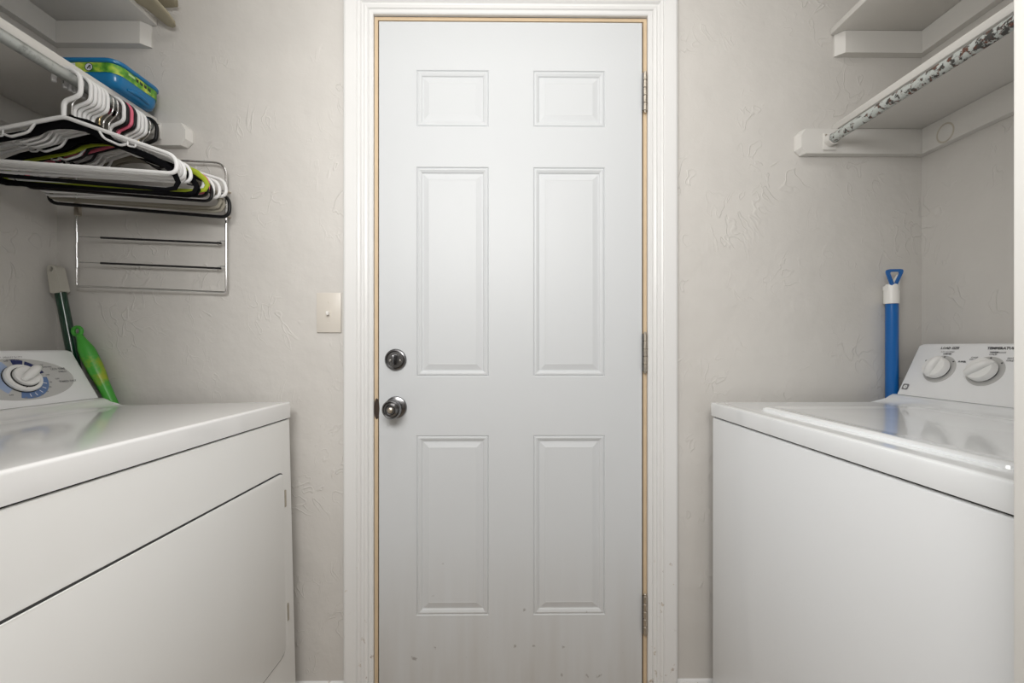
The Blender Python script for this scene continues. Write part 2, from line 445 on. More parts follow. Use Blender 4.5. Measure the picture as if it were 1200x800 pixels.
casing([lambda u, t: (cx1 + u, D - t, cz + u), lambda u, t: (cx1 + u, D - t, 0.0)])

# ------------------------------------------------------------------ the door
DX0, DX1, DZ0, DZ1, DY = -0.3715, 0.3845, 0.012, 2.0225, D - 0.002
dr = thing('door_1', None, None, ((DX0 + DX1) / 2, D, 0), kind='structure')
tag(dr, 'closed cool-white six-panel entry door with dark knob and deadbolt')
xs = [DX0, -0.265, -0.057, 0.071, 0.278, DX1]
zs = [DZ0, 0.318, 0.835, 1.004, 1.606, 1.722, 1.884, DZ1]
bm = bmesh.new()
V = {(i, j): bm.verts.new((x, DY, z)) for i, x in enumerate(xs) for j, z in enumerate(zs)}
holes = {(i, j) for i in (1, 3) for j in (1, 3, 5)}
for i in range(5):
    for j in range(7):
        if (i, j) not in holes: bm.faces.new((V[i, j], V[i + 1, j], V[i + 1, j + 1], V[i, j + 1]))
Wb = [bm.verts.new(p) for p in ((DX0, DY + 0.04, DZ0), (DX1, DY + 0.04, DZ0), (DX1, DY + 0.04, DZ1), (DX0, DY + 0.04, DZ1))]
bm.faces.new(Wb)
bm.faces.new([V[i, 0] for i in range(6)] + [Wb[1], Wb[0]]); bm.faces.new([V[i, 7] for i in range(6)] + [Wb[2], Wb[3]])
bm.faces.new([V[0, j] for j in range(8)] + [Wb[3], Wb[0]]); bm.faces.new([V[5, j] for j in range(8)] + [Wb[2], Wb[1]])
obj('door_slab', bm, DOOR, dr, True)
RING = [(0, 0), (0.0025, 0.0030), (0.0045, 0.0010), (0.0085, 0.0002), (0.0145, 0.0030), (0.0170, 0.0058), (0.0200, 0.0058), (0.0360, 0.0016), (0.0375, 0.0020)]
for (i, j) in sorted(holes):
    x0, x1, z0, z1 = xs[i], xs[i + 1], zs[j], zs[j + 1]
    bm = bmesh.new(); prev = None
    for ins, dep in RING:
        ring = [bm.verts.new((x, DY + dep, z)) for x, z in ((x0 + ins, z0 + ins), (x1 - ins, z0 + ins), (x1 - ins, z1 - ins), (x0 + ins, z1 - ins))]
        if prev:
            for k in range(4): bm.faces.new((prev[k], prev[(k + 1) % 4], ring[(k + 1) % 4], ring[k]))
        prev = ring
    bm.faces.new(prev)
    obj('door_panel', bm, DOOR, dr, True)
# jamb, gasket
bm = bmesh.new()
box(bm, JX0, DX0 - 0.0035, D - 0.001, D + T, 0, JZ); box(bm, DX1 + 0.0045, JX1, D - 0.001, D + T, 0, JZ); box(bm, DX0 - 0.0035, DX1 + 0.0045, D - 0.001, D + T, DZ1 + 0.004, JZ)
obj('jamb', bm, JAMBW, dr, True)
bm = bmesh.new()
box(bm, DX0 - 0.0034, DX0 - 0.0002, D + 0.012, D + 0.05, 0.0, DZ1 + 0.0038); box(bm, DX1 + 0.0002, DX1 + 0.0044, D + 0.012, D + 0.05, 0.0, DZ1 + 0.0038)
box(bm, DX0, DX1, D + 0.012, D + 0.05, DZ1 + 0.0002, DZ1 + 0.0038); box(bm, DX0, DX1, D + 0.004, D + 0.05, 0, DZ0 - 0.0005)
obj('gasket', bm, GASKET, dr, True)
struct('wall_outside', B(JX0, JX1, D + T, D + T + 0.02, 0, JZ), GASKET)
# strike on the left jamb
bm = bmesh.new(); lathe(bm, [(0, 0), (0.028, 0), (0.030, 0.0008), (0.028, 0.0022), (0, 0.0024)], (0, 0, 0), (0, -1, 0), 24)
bm.transform(Matrix.Translation((JX0 + 0.0065, D - 0.0012, 0.912)) @ Matrix.Scale(0.26, 4, (1, 0, 0)))
obj('strike_plate', bm, mat('brown_strike', (0.07, 0.05, 0.04), 0.5, 0.6), dr, True, True)
# hinges
for hz in (1.820, 1.073, 0.322):
    bm = bmesh.new(); hx = 0.3915
    for k in range(5):
        z0 = hz - 0.054 + k * 0.0218
        lathe(bm, [(0, z0), (0.0050, z0), (0.0062, z0 + 0.001), (0.0062, z0 + 0.0198), (0.0050, z0 + 0.0208), (0, z0 + 0.0208)], (hx, D - 0.0085, 0), (0, 0, 1), 14)
    h = obj('hinge', bm, NICKEL, dr, True, True)
    bm = bmesh.new(); lathe(bm, [(0, hz - 0.060), (0.003, hz - 0.0595), (0.0036, hz - 0.055), (0.0036, hz + 0.058), (0.002, hz + 0.060), (0, hz + 0.060)], (hx, D - 0.0085, 0), (0, 0, 1), 12)
    obj('hinge_pin', bm, NICKEL, h, True, True)
    bm = bmesh.new(); box(bm, DX1 - 0.002, hx - 0.004, D - 0.0105, D - 0.0065, hz - 0.054, hz + 0.054, mi=0)
    obj('hinge_leaf', bm, PEWTER, h, True)
# deadbolt
bx, bz = -0.3235, 1.0525
bm = bmesh.new(); lathe(bm, [(0, 0), (0.0305, 0), (0.0312, 0.003), (0.0290, 0.007), (0.0255, 0.0085), (0.0240, 0.0070), (0.0225, 0.0085), (0, 0.0095)], (bx, DY, bz), (0, -1, 0), 40)
db = obj('deadbolt', bm, PEWTER, dr, True, True)
bm = bmesh.new(); box(bm, -0.0035, 0.0035, -0.030, 0.0, -0.015, 0.015, bev=0.003, seg=2)
bm.transform(Matrix.Translation((bx, DY - 0.0085, bz)) @ Matrix.Rotation(R(8), 4, 'Y'))
obj('thumb_turn', bm, PEWTER, db, True, True)
for s in (-1, 1):
    bm = bmesh.new(); lathe(bm, [(0, 0.0095), (0.0030, 0.0095), (0.0034, 0.0105), (0.002, 0.0118), (0, 0.0120)], (bx + s * 0.0135, DY, bz - 0.002), (0, -1, 0), 12)
    obj('screw', bm, CHROME, db, True, True)
# knob
kx, kz = -0.3225, 0.9165
bm = bmesh.new(); lathe(bm, [(0, 0), (0.0305, 0), (0.0315, 0.003), (0.0300, 0.007), (0.0230, 0.010), (0.0155, 0.011), (0, 0.011)], (kx, DY, kz), (0, -1, 0), 40)
kb = obj('door_knob', bm, PEWTER, dr, True, True)
bm = bmesh.new(); lathe(bm, [(0.0120, 0.010), (0.0115, 0.026), (0.014, 0.030), (0.0215, 0.034), (0.0260, 0.042), (0.0265, 0.048), (0.0245, 0.053), (0.0225, 0.0545), (0.0205, 0.0530), (0.0190, 0.0555), (0.0140, 0.0590), (0.0128, 0.0575), (0.0115, 0.0592), (0, 0.060)], (kx, DY, kz), (0, -1, 0), 40)
obj('knob_ball', bm, PEWTER, kb, True, True)
bm = bmesh.new(); lathe(bm, [(0, 0.059), (0.0070, 0.060), (0.0075, 0.0625), (0.005, 0.064), (0, 0.0642)], (kx, DY, kz), (0, -1, 0), 20)
box(bm, kx - 0.0055, kx + 0.0055, DY - 0.067, DY - 0.063, kz - 0.0013, kz + 0.0013)
obj('lock_button', bm, NICKEL, kb, True, True)

# light switch
sw = thing('light_switch', 'ivory toggle light switch on wall plate left of the door', 'light switch', (-0.514, D, 1.187))
bm = bmesh.new(); box(bm, -0.549, -0.479, D - 0.0055, D, 1.130, 1.244, bev=0.002)
obj('wall_plate', bm, SWITCH, sw, True, True)
bm = bmesh.new(); box(bm, -0.5185, -0.5095, D - 0.0062, D - 0.005, 1.175, 1.199)
obj('toggle_slot', bm, SWITCH, sw, True)
bm = bmesh.new(); box(bm, -0.5170, -0.5110, D - 0.018, D - 0.004, 1.184, 1.194, bev=0.0012); bm.transform(Matrix.Translation((0, 0, -0.004)))
obj('toggle', bm, TRIMD, sw, True, True)
for dz in (-0.030, 0.030):
    bm = bmesh.new(); lathe(bm, [(0, 0.005), (0.003, 0.005), (0.003, 0.0062), (0, 0.0066)], (-0.514, D, 1.187 + dz), (0, -1, 0), 12)
    obj('screw', bm, SWITCH, sw, True, True)

# ------------------------------------------------------------------ shelves, cleats, rods
CT = 0.021     # cleat thickness
def shelf(label, side, z0, th, xf, cz0, cz1, xc, oct_end, cat='shelf'):
    """side -1 left, +1 right; z0 underside; xf front edge; cleat z range; xc end of the far cleat"""
    wx = XL if side < 0 else XR
    y0, y1 = YF1 + 0.004, D - 0.001
    t = thing('wall_shelf', label, cat, (wx, (y0 + y1) / 2, z0))
    a, b = sorted((wx - side * 0.001, xf))
    obj('shelf_board', B(a, b, y0, y1, z0, z0 + th, bev=0.0025), SHELF, t, True, True)
    # cleat on the far wall, end bevelled
    s = side
    bm = bmesh.new()
    # face outline (x, z); octagonal or square end
    xi = wx - s * 0.001
    if oct_end:
        c = 0.014
        face = [(xi, cz0), (xc + s * c, cz0), (xc, cz0 + c), (xc, cz1 - c), (xc + s * c, cz1), (xi, cz1)]
        ins = [(xi, cz0), (xc + s * (c + 0.006), cz0), (xc + s * 0.008, cz0 + c + 0.004), (xc + s * 0.008, cz1 - c - 0.004), (xc + s * (c + 0.006), cz1), (xi, cz1)]
    else:
        face = [(xi, cz0), (xc, cz0), (xc, cz1), (xi, cz1)]
        ins = [(xi, cz0), (xc + s * 0.018, cz0), (xc + s * 0.018, cz1), (xi, cz1)]
    yb, yf = D - 0.0005, D - CT
    ym = D - 0.004
    rb = [bm.verts.new((x, yb, z)) for x, z in face]; rm = [bm.verts.new((x, ym, z)) for x, z in face]; rf = [bm.verts.new((x, yf, z)) for x, z in ins]
    n = len(face)
    for k in range(n):
        k2 = (k + 1) % n
        bm.faces.new((rb[k], rb[k2], rm[k2], rm[k])); bm.faces.new((rm[k], rm[k2], rf[k2], rf[k]))
    bm.faces.new(rf); bm.faces.new(rb[::-1])
    obj('cleat', bm, SHELF, t, True)
    a, b = sorted((wx - s * 0.001, wx - s * CT))
    obj('cleat', B(a, b, y0, D - CT - 0.0006, cz0, cz1), SHELF, t, True)
    return t
shelf('upper left painted shelf with beige cloth hanging over its edge', -1, 2.005, 0.018, -1.003, 1.942, 2.0045, -1.018, False)
shelf('lower left painted shelf above the crowded hanger rod', -1, 1.719, 0.022, -1.003, 1.656, 1.7185, -0.901, True)
shelf('upper right painted shelf, empty, nearest the ceiling', 1, 1.991, 0.018, 0.931, 1.928, 1.9905, 0.942, False)
rs = shelf('lower right painted shelf above the rusty rod', 1, 1.711, 0.020, 0.936, 1.640, 1.7105, 0.826, True)
# ring stain on the right side cleat
bm = bmesh.new()
STAIN = mat('ring_stain', (0.53, 0.49, 0.41), 0.5, vary=0.2, vscale=60)
for k in range(28):
    a0, a1 = 2 * PI * k / 28, 2 * PI * (k + 1) / 28
    q = [(XR - CT - 0.0004, 1.096 + r * math.cos(a), 1.667 + 1.15 * r * math.sin(a)) for r, a in ((0.019, a0), (0.023, a0), (0.023, a1), (0.019, a1))]
    bm.faces.new([bm.verts.new(p) for p in q])
obj('ring_stain', bm, STAIN, rs, True)

def rod(label, side, x, z, m, xp):
    t = thing('closet_rod', label, 'closet rod', (x, D, z))
    bm = bmesh.new(); n = 40
    y0, y1 = YF1 + 0.001, D - CT - 0.004
    pts = [(x, y0 + (y1 - y0) * i / n, z) for i in range(n + 1)]
    tube(bm, pts, 0.0126, 18)
    obj('rod', bm, m, t, True, True)
    bm = bmesh.new(); box(bm, x - 0.019, x + 0.019, D - CT - 0.004, D - CT - 0.0002, z - 0.027, z + 0.022 if side > 0 else z + 0.019, bev=0.0015)
    pl = obj('end_plate', bm, SHELF, t, True, True)
    bm = bmesh.new(); lathe(bm, [(0.0140, 0.003), (0.0175, 0.003), (0.0175, 0.020), (0.0140, 0.020)], (x, D - CT, z), (0, -1, 0), 24)
    obj('socket', bm, SHELF, pl, True, True)
    for dx, dz in ((-0.011, 0.017), (0.010, 0.018)) if side > 0 else ((0.012, 0.014),):
        bm = bmesh.new(); lathe(bm, [(0, 0.004), (0.003, 0.004), (0.003, 0.0052), (0, 0.0058)], (x + dx, D - CT, z + dz - 0.002), (0, -1, 0), 10)
        obj('screw', bm, NICKEL, pl, True, True)
RLX, RLZ = -0.993, 1.6985
RRX, RRZ = 0.912, 1.675
rod('grey galvanised closet rod carrying the hangers under left shelf', -1, RLX, RLZ, RODG, -0.98)
rod('rusty peeling closet rod under the right shelf', 1, RRX, RRZ, RODR, 0.92)

# ------------------------------------------------------------------ hangers
def hook_pts(rc, xr, zdiag0, zdiag1, xs, zend, rr):
    zc = rr + 0.0128 - rc
    pts = [(rc * math.cos(R(a)), 0, zc + rc * math.sin(R(a))) for a in range(195, -1, -15)]
    return pts + fillet([(rc, 0, zc - 0.002), (rc, 0, zdiag0), (xs, 0, zdiag1), (xs, 0, zend)], 0.010)
def tube_hanger(label, m, group, colour, drop=0.202, half=0.218, r=0.0045, jhooks=True, rc=0.024):
    t = thing('clothes_hanger', label, 'hanger', group=group)
    bm = bmesh.new()
    xs = -0.006
    tube(bm, hook_pts(rc, rc, -0.040, -0.058, xs, -0.092, r), r, 8)
    obj('hook', bm, m, t, smooth=True, angle=60)
    bm = bmesh.new()
    zs_ = -0.092 - (drop - 0.092) * 0.63
    path = fillet([(xs, 0, -0.092), (half, 0, zs_), (half + 0.004, 0, -drop), (-half - 0.004, 0, -drop), (-half, 0, zs_)], [0.012, 0.02, 0.026, 0.026, 0.02], closed=True)
    tube(bm, path, r, 8, closed=True)
    fr = obj('frame', bm, m, t, smooth=True, angle=60)
    if jhooks:
        for s in (-1, 1):
            bm = bmesh.new()
            x0 = s * 0.120; z0 = -0.092 + (zs_ + 0.092) * (0.120 / half)
            tube(bm, fillet([(x0, 0, z0), (x0, 0, z0 - 0.016), (x0 + s * 0.016, 0, z0 - 0.018), (x0 + s * 0.016, 0, z0 - 0.010)], 0.004, 3), 0.0020, 6)
            x1 = s * 0.060; z1 = -0.092 + (zs_ + 0.092) * (0.060 / half)
            tube(bm, fillet([(x1, 0, z1), (x1 + s * 0.012, 0, z1 - 0.022), (x1 + s * 0.046, 0, z1 - 0.036), (x1 + s * 0.058, 0, z1 - 0.031)], 0.008, 3), 0.0028, 6)
            obj('strap_hook', bm, m, fr if False else t, smooth=True, angle=60)
    return t
def ribbon(bm, pts, widths, th, closed=False):
    n = len(pts); L = []; Rr = []
    for i in range(n):
        if closed: t = (Vector(pts[(i + 1) % n]) - Vector(pts[i - 1])).normalized()
        else: t = (Vector(pts[min(i + 1, n - 1)]) - Vector(pts[max(i - 1, 0)])).normalized()
        nr = Vector((-t.z, 0, t.x)); p = Vector(pts[i]); w = widths[i] / 2
        L.append([bm.verts.new(p + nr * w * q + Vector((0, d, 0))) for q, d in ((1, -th * 0.25), (0.75, -th / 2), (-0.75, -th / 2), (-1, -th * 0.25), (-1, th * 0.25), (-0.75, th / 2), (0.75, th / 2), (1, th * 0.25))])
    for i in range(n if closed else n - 1):
        a, b = L[i], L[(i + 1) % n]
        for k in range(8): bm.faces.new((a[k], a[(k + 1) % 8], b[(k + 1) % 8], b[k]))
    if not closed: bm.faces.new(L[0]); bm.faces.new(L[-1][::-1])
def velvet_hanger(label, m, hookm, group, drop=0.208, half=0.216, wmax=0.024):
    t = thing('clothes_hanger', label, 'hanger', group=group)
    bm = bmesh.new()
    tube(bm, hook_pts(0.020, 0.020, -0.030, -0.052, 0, -0.092, 0.0018), 0.0018, 7)
    obj('hook', bm, hookm, t, smooth=True, angle=60)
    bm = bmesh.new()
    k = (drop - 0.098) / 0.11
    half_pts = [(0.0, -0.098), (0.028, -0.101), (0.050, -0.108), (0.066, -0.120), (0.080, -0.1275), (0.12, -0.1385), (0.16, -0.150), (0.190, -0.163), (0.207, -0.178), (0.214, -0.192), (0.208, -0.204), (0.19, -0.208), (0.12, -0.208), (0, -0.208)]
    wd_ = [wmax, wmax * 0.97, wmax * 0.92, wmax * 0.80, 0.016, 0.0155, 0.015, 0.014, 0.012, 0.011, 0.010, 0.0085, 0.008, 0.008]
    P = [(x * half / 0.216, 0, -0.098 + (z + 0.098) * k) for x, z in half_pts]
    right = list(zip(P, wd_)); left = [((-p[0], 0, p[2]), w) for p, w in right[1:-1]][::-1]
    allp = right + left
    ribbon(bm, [p for p, w in allp], [w for p, w in allp], 0.0052, closed=True)
    obj('frame', bm, m, t, smooth=True, angle=50)
    bm = bmesh.new(); lathe(bm, [(0, -0.092), (0.0042, -0.092), (0.0058, -0.090), (0.0045, -0.083), (0.0028, -0.081), (0, -0.081)], (0, 0, 0), (0, 0, 1), 12)
    obj('collar', bm, m, t, smooth=True)
    return t
GW, GV, GB = 'white plastic hangers on the left rod', 'velvet hangers on the left rod', 'black plastic hangers on the left rod'
W_ = 'white tube plastic hanger'
spec = [  # y, kind, material, hookmat, label, yaw, roll, x shift
    (0.9300, 't', HWHITE, None, 'white plastic tube hanger, nearest of all on the left rod', 9.20, 0.5, 0.219, 0.202),
    (0.9423, 'v', VBLACK, CHROME, 'black velvet hanger with chrome hook right behind the nearest white one', 8.82, 2.0, 0.224, 0.232),
    (0.9533, 't', HWHITE, None, 'white plastic hanger, first of the bunch of five white hooks', 8.44, 1.5, 0.209, 0.200),
    (0.9633, 't', HWHITE, None, 'white plastic hanger, second of the bunch of five white hooks', 8.06, 1.0, 0.207, 0.198),
    (0.9733, 't', HWHITE, None, 'white plastic hanger, third and middle of the five white hooks', 7.68, 0.5, 0.208, 0.200),
    (0.9833, 't', HWHITE, None, 'white plastic hanger, fourth of the bunch of five white hooks', 7.31, 2.0, 0.206, 0.199),
    (0.9933, 't', HWHITE, None, 'white plastic hanger, last of the five white hooks, beside gold hook', 6.93, 0.5, 0.209, 0.201),
    (1.0033, 'v', VBLACK, BRASS, 'black velvet hanger with gold wire hook in middle of the rod', 6.55, 1.0, 0.222, 0.226),
    (1.0151, 'v', VBLACK, CHROME, 'black velvet hanger with chrome hook touching the gold hook', 6.17, 2.5, 0.224, 0.222),
    (1.0260, 'v', VLIME, CHROME, 'lime green velvet hanger sticking out on the right', 5.79, 0.5, 0.232, 0.212),
    (1.0362, 't', HWHITE, None, 'single white plastic hanger just before the pink one', 5.41, 1.0, 0.214, 0.204),
    (1.0466, 't', HBLACK, None, 'black plastic hanger just in front of the pink one', 5.03, 2.0, 0.220, 0.214),
    (1.0571, 't', HPINK, None, 'pink plastic hanger between two black ones', 4.65, 1.0, 0.212, 0.205),
    (1.0675, 't', HBLACK, None, 'black plastic hanger just behind the pink one', 4.27, 3.0, 0.222, 0.216),
    (1.0779, 't', HWHITE, None, 'white plastic hanger, first of three white hooks past the pink', 3.89, 2.0, 0.216, 0.205),
    (1.0883, 't', HWHITE, None, 'white plastic hanger, middle of three white hooks past the pink', 3.52, 1.0, 0.222, 0.208),
    (1.0987, 't', HWHITE, None, 'white plastic hanger, last of three white hooks past the pink', 3.14, -1.0, 0.226, 0.208),
    (1.1086, 'v', VGREY, BRASS, 'taupe velvet hanger with gold hook near the wall', 2.76, 2.5, 0.222, 0.224),
    (1.1200, 'v', VGREY, CHROME, 'taupe velvet hanger with chrome hook, second from the far wall', 2.38, 3.5, 0.228, 0.226),
    (1.1300, 't', HBLACK, None, 'thick black plastic hanger, last on the rod against the wall', 2.00, 4.0, 0.236, 0.236)]
for (y, kind, m, hm, label, yaw, roll, half, drop) in spec:   # hangers crowd the rod, fanned by a steady twist
    if kind == 't':
        last = y > 1.125
        g = GW if m is HWHITE else (GB if m is HBLACK else 'pink plastic hangers on the left rod')
        t = tube_hanger(label, m, g, None, drop=drop, half=half, r=0.0046 if (last or y < 0.94) else 0.0040, jhooks=(m is not HPINK), rc=0.030 if last else 0.026)
    else:
        g = GV
        t = velvet_hanger(label, m, hm, g, drop=drop, half=half, wmax=0.030 if y < 0.96 else 0.024)
    t.location = (RLX, y, RLZ); t.rotation_euler = (0, R(roll), R(yaw))

# ------------------------------------------------------------------ trouser rack on the far wall
tk = thing('trouser_rack', 'chrome wire trouser rack with black rubber bars on the wall', 'rack', (-1.0, 1.158, 1.24))
A0, A1 = Vector((-0.797, 1.163, 0)), Vector((-1.205, 1.153, 0))
def rk(s, z, off=0.0):     # s: 0 right end .. 1 left end
    p = A0.lerp(A1, s); return (p.x, p.y + off, z - 0.004 + 0.016 * s)
bm = bmesh.new()
tube(bm, fillet([rk(0, 1.262), rk(0, 1.612), rk(1, 1.612), rk(1, 1.262)], [0, 0.035, 0.035, 0], 6), 0.0030, 8)
tube(bm, fillet([rk(0, 1.262), rk(0, 1.247), rk(1, 1.247), rk(1, 1.262)], [0, 0.008, 0.004, 0], 4), 0.0028, 8)
obj('frame', bm, CHROME, tk, True, True, 60)
for z in (1.314, 1.385, 1.527):
    bm = bmesh.new()
    tube(bm, [rk(0.005, z + 0.006), rk(0.04, z + 0.006), rk(0.055, z - 0.006), rk(0.055, z + 0.004)], 0.0018, 6)
    tube(bm, [rk(0.045, z), rk(0.98, z)], 0.0014, 6)
    tube(bm, [rk(0.985, z + 0.010, -0.004), rk(0.985, z - 0.016, -0.004)], 0.0032, 6)
    cb = obj('crossbar', bm, CHROME, tk, True, True, 60)
    bm = bmesh.new(); tube(bm, [rk(0.035, z), rk(0.84, z)], 0.0030, 8)
    obj('rubber_sleeve', bm, RUBBER, cb, True, True, 60)
for z, p in ((1.53, A0), (1.46, A0), (1.55, A1)):
    bm = bmesh.new(); tube(bm, [(p.x, p.y, z), (p.x, D, z)], 0.003, 6)
    obj('wall_bracket', bm, NICKEL, tk, True, True)
bm = bmesh.new(); box(bm, A1.x - 0.004, A1.x + 0.008, A1.y - 0.004, A1.y + 0.006, 1.456, 1.492)
obj('latch', bm, NICKEL, tk, True, True)

# ------------------------------------------------------------------ wipes tub on the lower left shelf
TX, TY, TZ = -1.072, 1.093, 1.7415
tb = thing('wipes_tub', 'blue tub of wipes with green leafy label on lower left shelf', 'tub', (TX, TY, TZ))
def rr_ring(bm, hx, hy, c, z, n=6):
    vs = []
    for (sx, sy, a0) in ((1, 1, 0), (-1, 1, 90), (-1, -1, 180), (1, -1, 270)):
        for k in range(n + 1):
            a = R(a0 + 90 * k / n); vs.append(bm.verts.new((sx * (hx - c) + c * math.cos(a), sy * (hy - c) + c * math.sin(a), z)))
    return vs
def loft(bm, specs, cap0=True, cap1=True):
    prev = None
    for s in specs:
        ring = rr_ring(bm, *s)
        if prev:
            for k in range(len(ring)):
                k2 = (k + 1) % len(ring); bm.faces.new((prev[k], prev[k2], ring[k2], ring[k]))
        elif cap0: bm.faces.new(ring[::-1])
        prev = ring
    if cap1: bm.faces.new(prev)
bm = bmesh.new(); loft(bm, [(0.0840, 0.0530, 0.0180, 0.0), (0.0900, 0.0590, 0.0220, 0.004), (0.0935, 0.0635, 0.0240, 0.016), (0.0950, 0.0655, 0.0250, 0.030), (0.0955, 0.0660, 0.0250, 0.056)])
obj('tub_body', bm, TUBB, tb, smooth=True, angle=50)
bm = bmesh.new(); loft(bm, [(0.0962, 0.0667, 0.0255, 0.031), (0.0970, 0.0675, 0.0260, 0.054)], False, False)
lb = obj('label_band', bm, LABEL, tb, smooth=True, angle=50)
bm = bmesh.new(); loft(bm, [(0.0965, 0.0675, 0.0260, 0.0545), (0.1000, 0.0705, 0.0280, 0.0565), (0.1010, 0.0715, 0.0290, 0.0615), (0.0990, 0.0695, 0.0280, 0.0650), (0.0900, 0.0600, 0.0230, 0.0665)])
obj('lid', bm, TUBB, tb, smooth=True, angle=50)
# finger grip bulge on the front side, round mark, pale box and dark lettering on the label
bm = bmesh.new()
tube(bm, [(0.0945 - 0.003 * abs(k) / 4, k * 0.008, 0.008 + 0.0012 * (16 - k * k) / 4) for k in range(-4, 5)], [0.002, 0.005, 0.006, 0.007, 0.007, 0.007, 0.006, 0.005, 0.002], 8)
obj('finger_grip', bm, TUBB, tb, smooth=True, angle=60)
WPR = mat('label_white_print', (0.62, 0.66, 0.72), 0.4)
bm = bmesh.new()
cxm, czm, ym = 0.030, 0.0425, -0.0679
def yring(r0, r1, mi, yy):
    n = 20
    a_ = [2 * PI * k / n for k in range(n + 1)]
    vi = [bm.verts.new((cxm + r0 * math.cos(a), yy, czm + r0 * math.sin(a))) for a in a_]; vo = [bm.verts.new((cxm + r1 * math.cos(a), yy, czm + r1 * math.sin(a))) for a in a_]
    for k in range(n):
        f = bm.faces.new((vi[k], vi[k + 1], vo[k + 1], vo[k])); f.material_index = mi
yring(0.0002, 0.0085, 0, ym); yring(0.0085, 0.0100, 1, ym)
for q in (((-0.005, -0.004), (-0.002, -0.005), (0.004, 0.004), (0.001, 0.005)), ((0.002, -0.005), (0.005, -0.005), (0.005, 0.005), (0.003, 0.005))):
    f = bm.faces.new([bm.verts.new((cxm + a, ym - 0.0003, czm + b)) for a, b in q]); f.material_index = 1
box(bm, -0.018, -0.0035, ym - 0.0002, ym + 0.0006, 0.033, 0.052, mi=0)
box(bm, -0.024, -0.0205, ym - 0.0002, ym + 0.0006, 0.0318, 0.0535, mi=1)
for (y, l, z) in ((-0.012, 0.007, 0.046), (-0.001, 0.009, 0.0452), (0.011, 0.008, 0.045), (0.023, 0.009, 0.044)):
    for k in range(3):
        yy = y + k * l / 3
        box(bm, 0.0962, 0.0975, yy, yy + l / 5, z - 0.003 - 0.001 * (k % 2), z + 0.0035 + 0.001 * (k == 0), mi=1)
box(bm, 0.0962, 0.0975, -0.034, -0.016, 0.0445, 0.050, mi=2); box(bm, 0.0962, 0.0975, 0.020, 0.032, 0.036, 0.0375, mi=2)
obj('label_print', bm, [WPR, INK, mat('label_pale_print', (0.45, 0.62, 0.30), 0.4)], lb)['kind'] = 'stuff'

# ------------------------------------------------------------------ beige cloth on the upper left shelf
cl = thing('folded_cloth', 'folded beige cloth with rounded ends overhanging upper left shelf', 'cloth', (-1.06, 1.0, 2.0235))
def flap(pts, widths, th, tip=6):
    bm = bmesh.new(); P = [Vector(p) for p in pts]; rings = []
    for i, p in enumerate(P):
        t = (P[min(i + 1, len(P) - 1)] - P[max(i - 1, 0)]).normalized()
        s = t.cross(Vector((0, 0, 1))).normalized(); up = s.cross(t); w = widths[i] / 2; h = th / 2 * (1 if i not in (0, len(P) - 1) else 0.4)
        rings.append([bm.verts.new(p + s * w * math.cos(2 * PI * k / 14) * 1.0 + up * h * (abs(math.sin(2 * PI * k / 14)) ** 0.6) * (1 if math.sin(2 * PI * k / 14) >= 0 else -1)) for k in range(14)])
    for a, b in zip(rings, rings[1:]):
        for k in range(14): bm.faces.new((a[k], a[(k + 1) % 14], b[(k + 1) % 14], b[k]))
    bm.faces.new(rings[0]); bm.faces.new(rings[-1][::-1]); return bm
bm = flap([(-1.16, 0.88, 2.030), (-1.07, 0.97, 2.031), (-1.020, 1.03, 2.030), (-0.990, 1.075, 2.027), (-0.966, 1.110, 2.016), (-0.952, 1.138, 2.003), (-0.945, 1.155, 1.994), (-0.942, 1.162, 1.990)],
          [0.10, 0.12, 0.11, 0.090, 0.066, 0.050, 0.034, 0.014], 0.010)
obj('cloth_end', bm, CLOTH, cl, True, True, 70)
bm = flap([(-1.10, 0.85, 2.044), (-1.03, 0.93, 2.045), (-0.995, 1.00, 2.047), (-0.970, 1.06, 2.049), (-0.958, 1.11, 2.050), (-0.955, 1.148, 2.050), (-0.954, 1.164, 2.049)],
          [0.10, 0.12, 0.115, 0.105, 0.09, 0.074, 0.046], 0.014)
obj('cloth_end', bm, CLOTH, cl, True, True, 70)

# ------------------------------------------------------------------ appliances
def face_matrix(origin, udir, vdir):
    u = Vector(udir).normalized(); v = Vector(vdir).normalized(); n = u.cross(v)
    m = Matrix.Identity(4)
    for i in range(3): m[i][0], m[i][1], m[i][2], m[i][3] = u[i], v[i], n[i], origin[i]
    return m
def cobj(name, bm, m, parent, F, **k):
    bm.transform(F); return obj(name, bm, m, parent, **k)

# ---- dryer: local frame: x 0 at the front face, negative towards the wall; y 0 at the far side, negative towards the camera
dy = thing('dryer', 'white clothes dryer on the left with big timer dial and front door', 'dryer', (-0.5755, 1.127, 0.0165), (0, R(-1.4), R(-1.3)))
DW, DD = -0.690, -0.655
TOPZ = 0.9235
bm = bmesh.new(); box(bm, DD + 0.004, -0.002, DW + 0.001, -0.001, 0.03, TOPZ - 0.0465, bev=0.004, seg=3)
body = obj('body', bm, ENAM, dy, smooth=True)
obj('seam', B(DD + 0.01, -0.006, DW + 0.006, -0.006, TOPZ - 0.048, TOPZ - 0.041), GAP, dy)
# top: prism with rounded front lip, slightly crowned towards the console
bm = bmesh.new()
prof = [(0.0, TOPZ - 0.043), (0.0008, TOPZ - 0.006), (-0.0004, TOPZ - 0.002), (-0.003, TOPZ - 0.0003), (-0.008, TOPZ), (-0.44, TOPZ), (-0.468, TOPZ + 0.001), (-0.484, TOPZ + 0.004), (-0.497, TOPZ + 0.010), (-0.508, TOPZ + 0.017), (-0.5185, TOPZ + 0.0225), (DD, TOPZ + 0.0225), (DD, TOPZ - 0.043)]
extrude_poly(bm, prof, 'y', DW, 0.0, bev=0.003, seg=3)
obj('top_panel', bm, ENAMT, dy, smooth=True, angle=40)
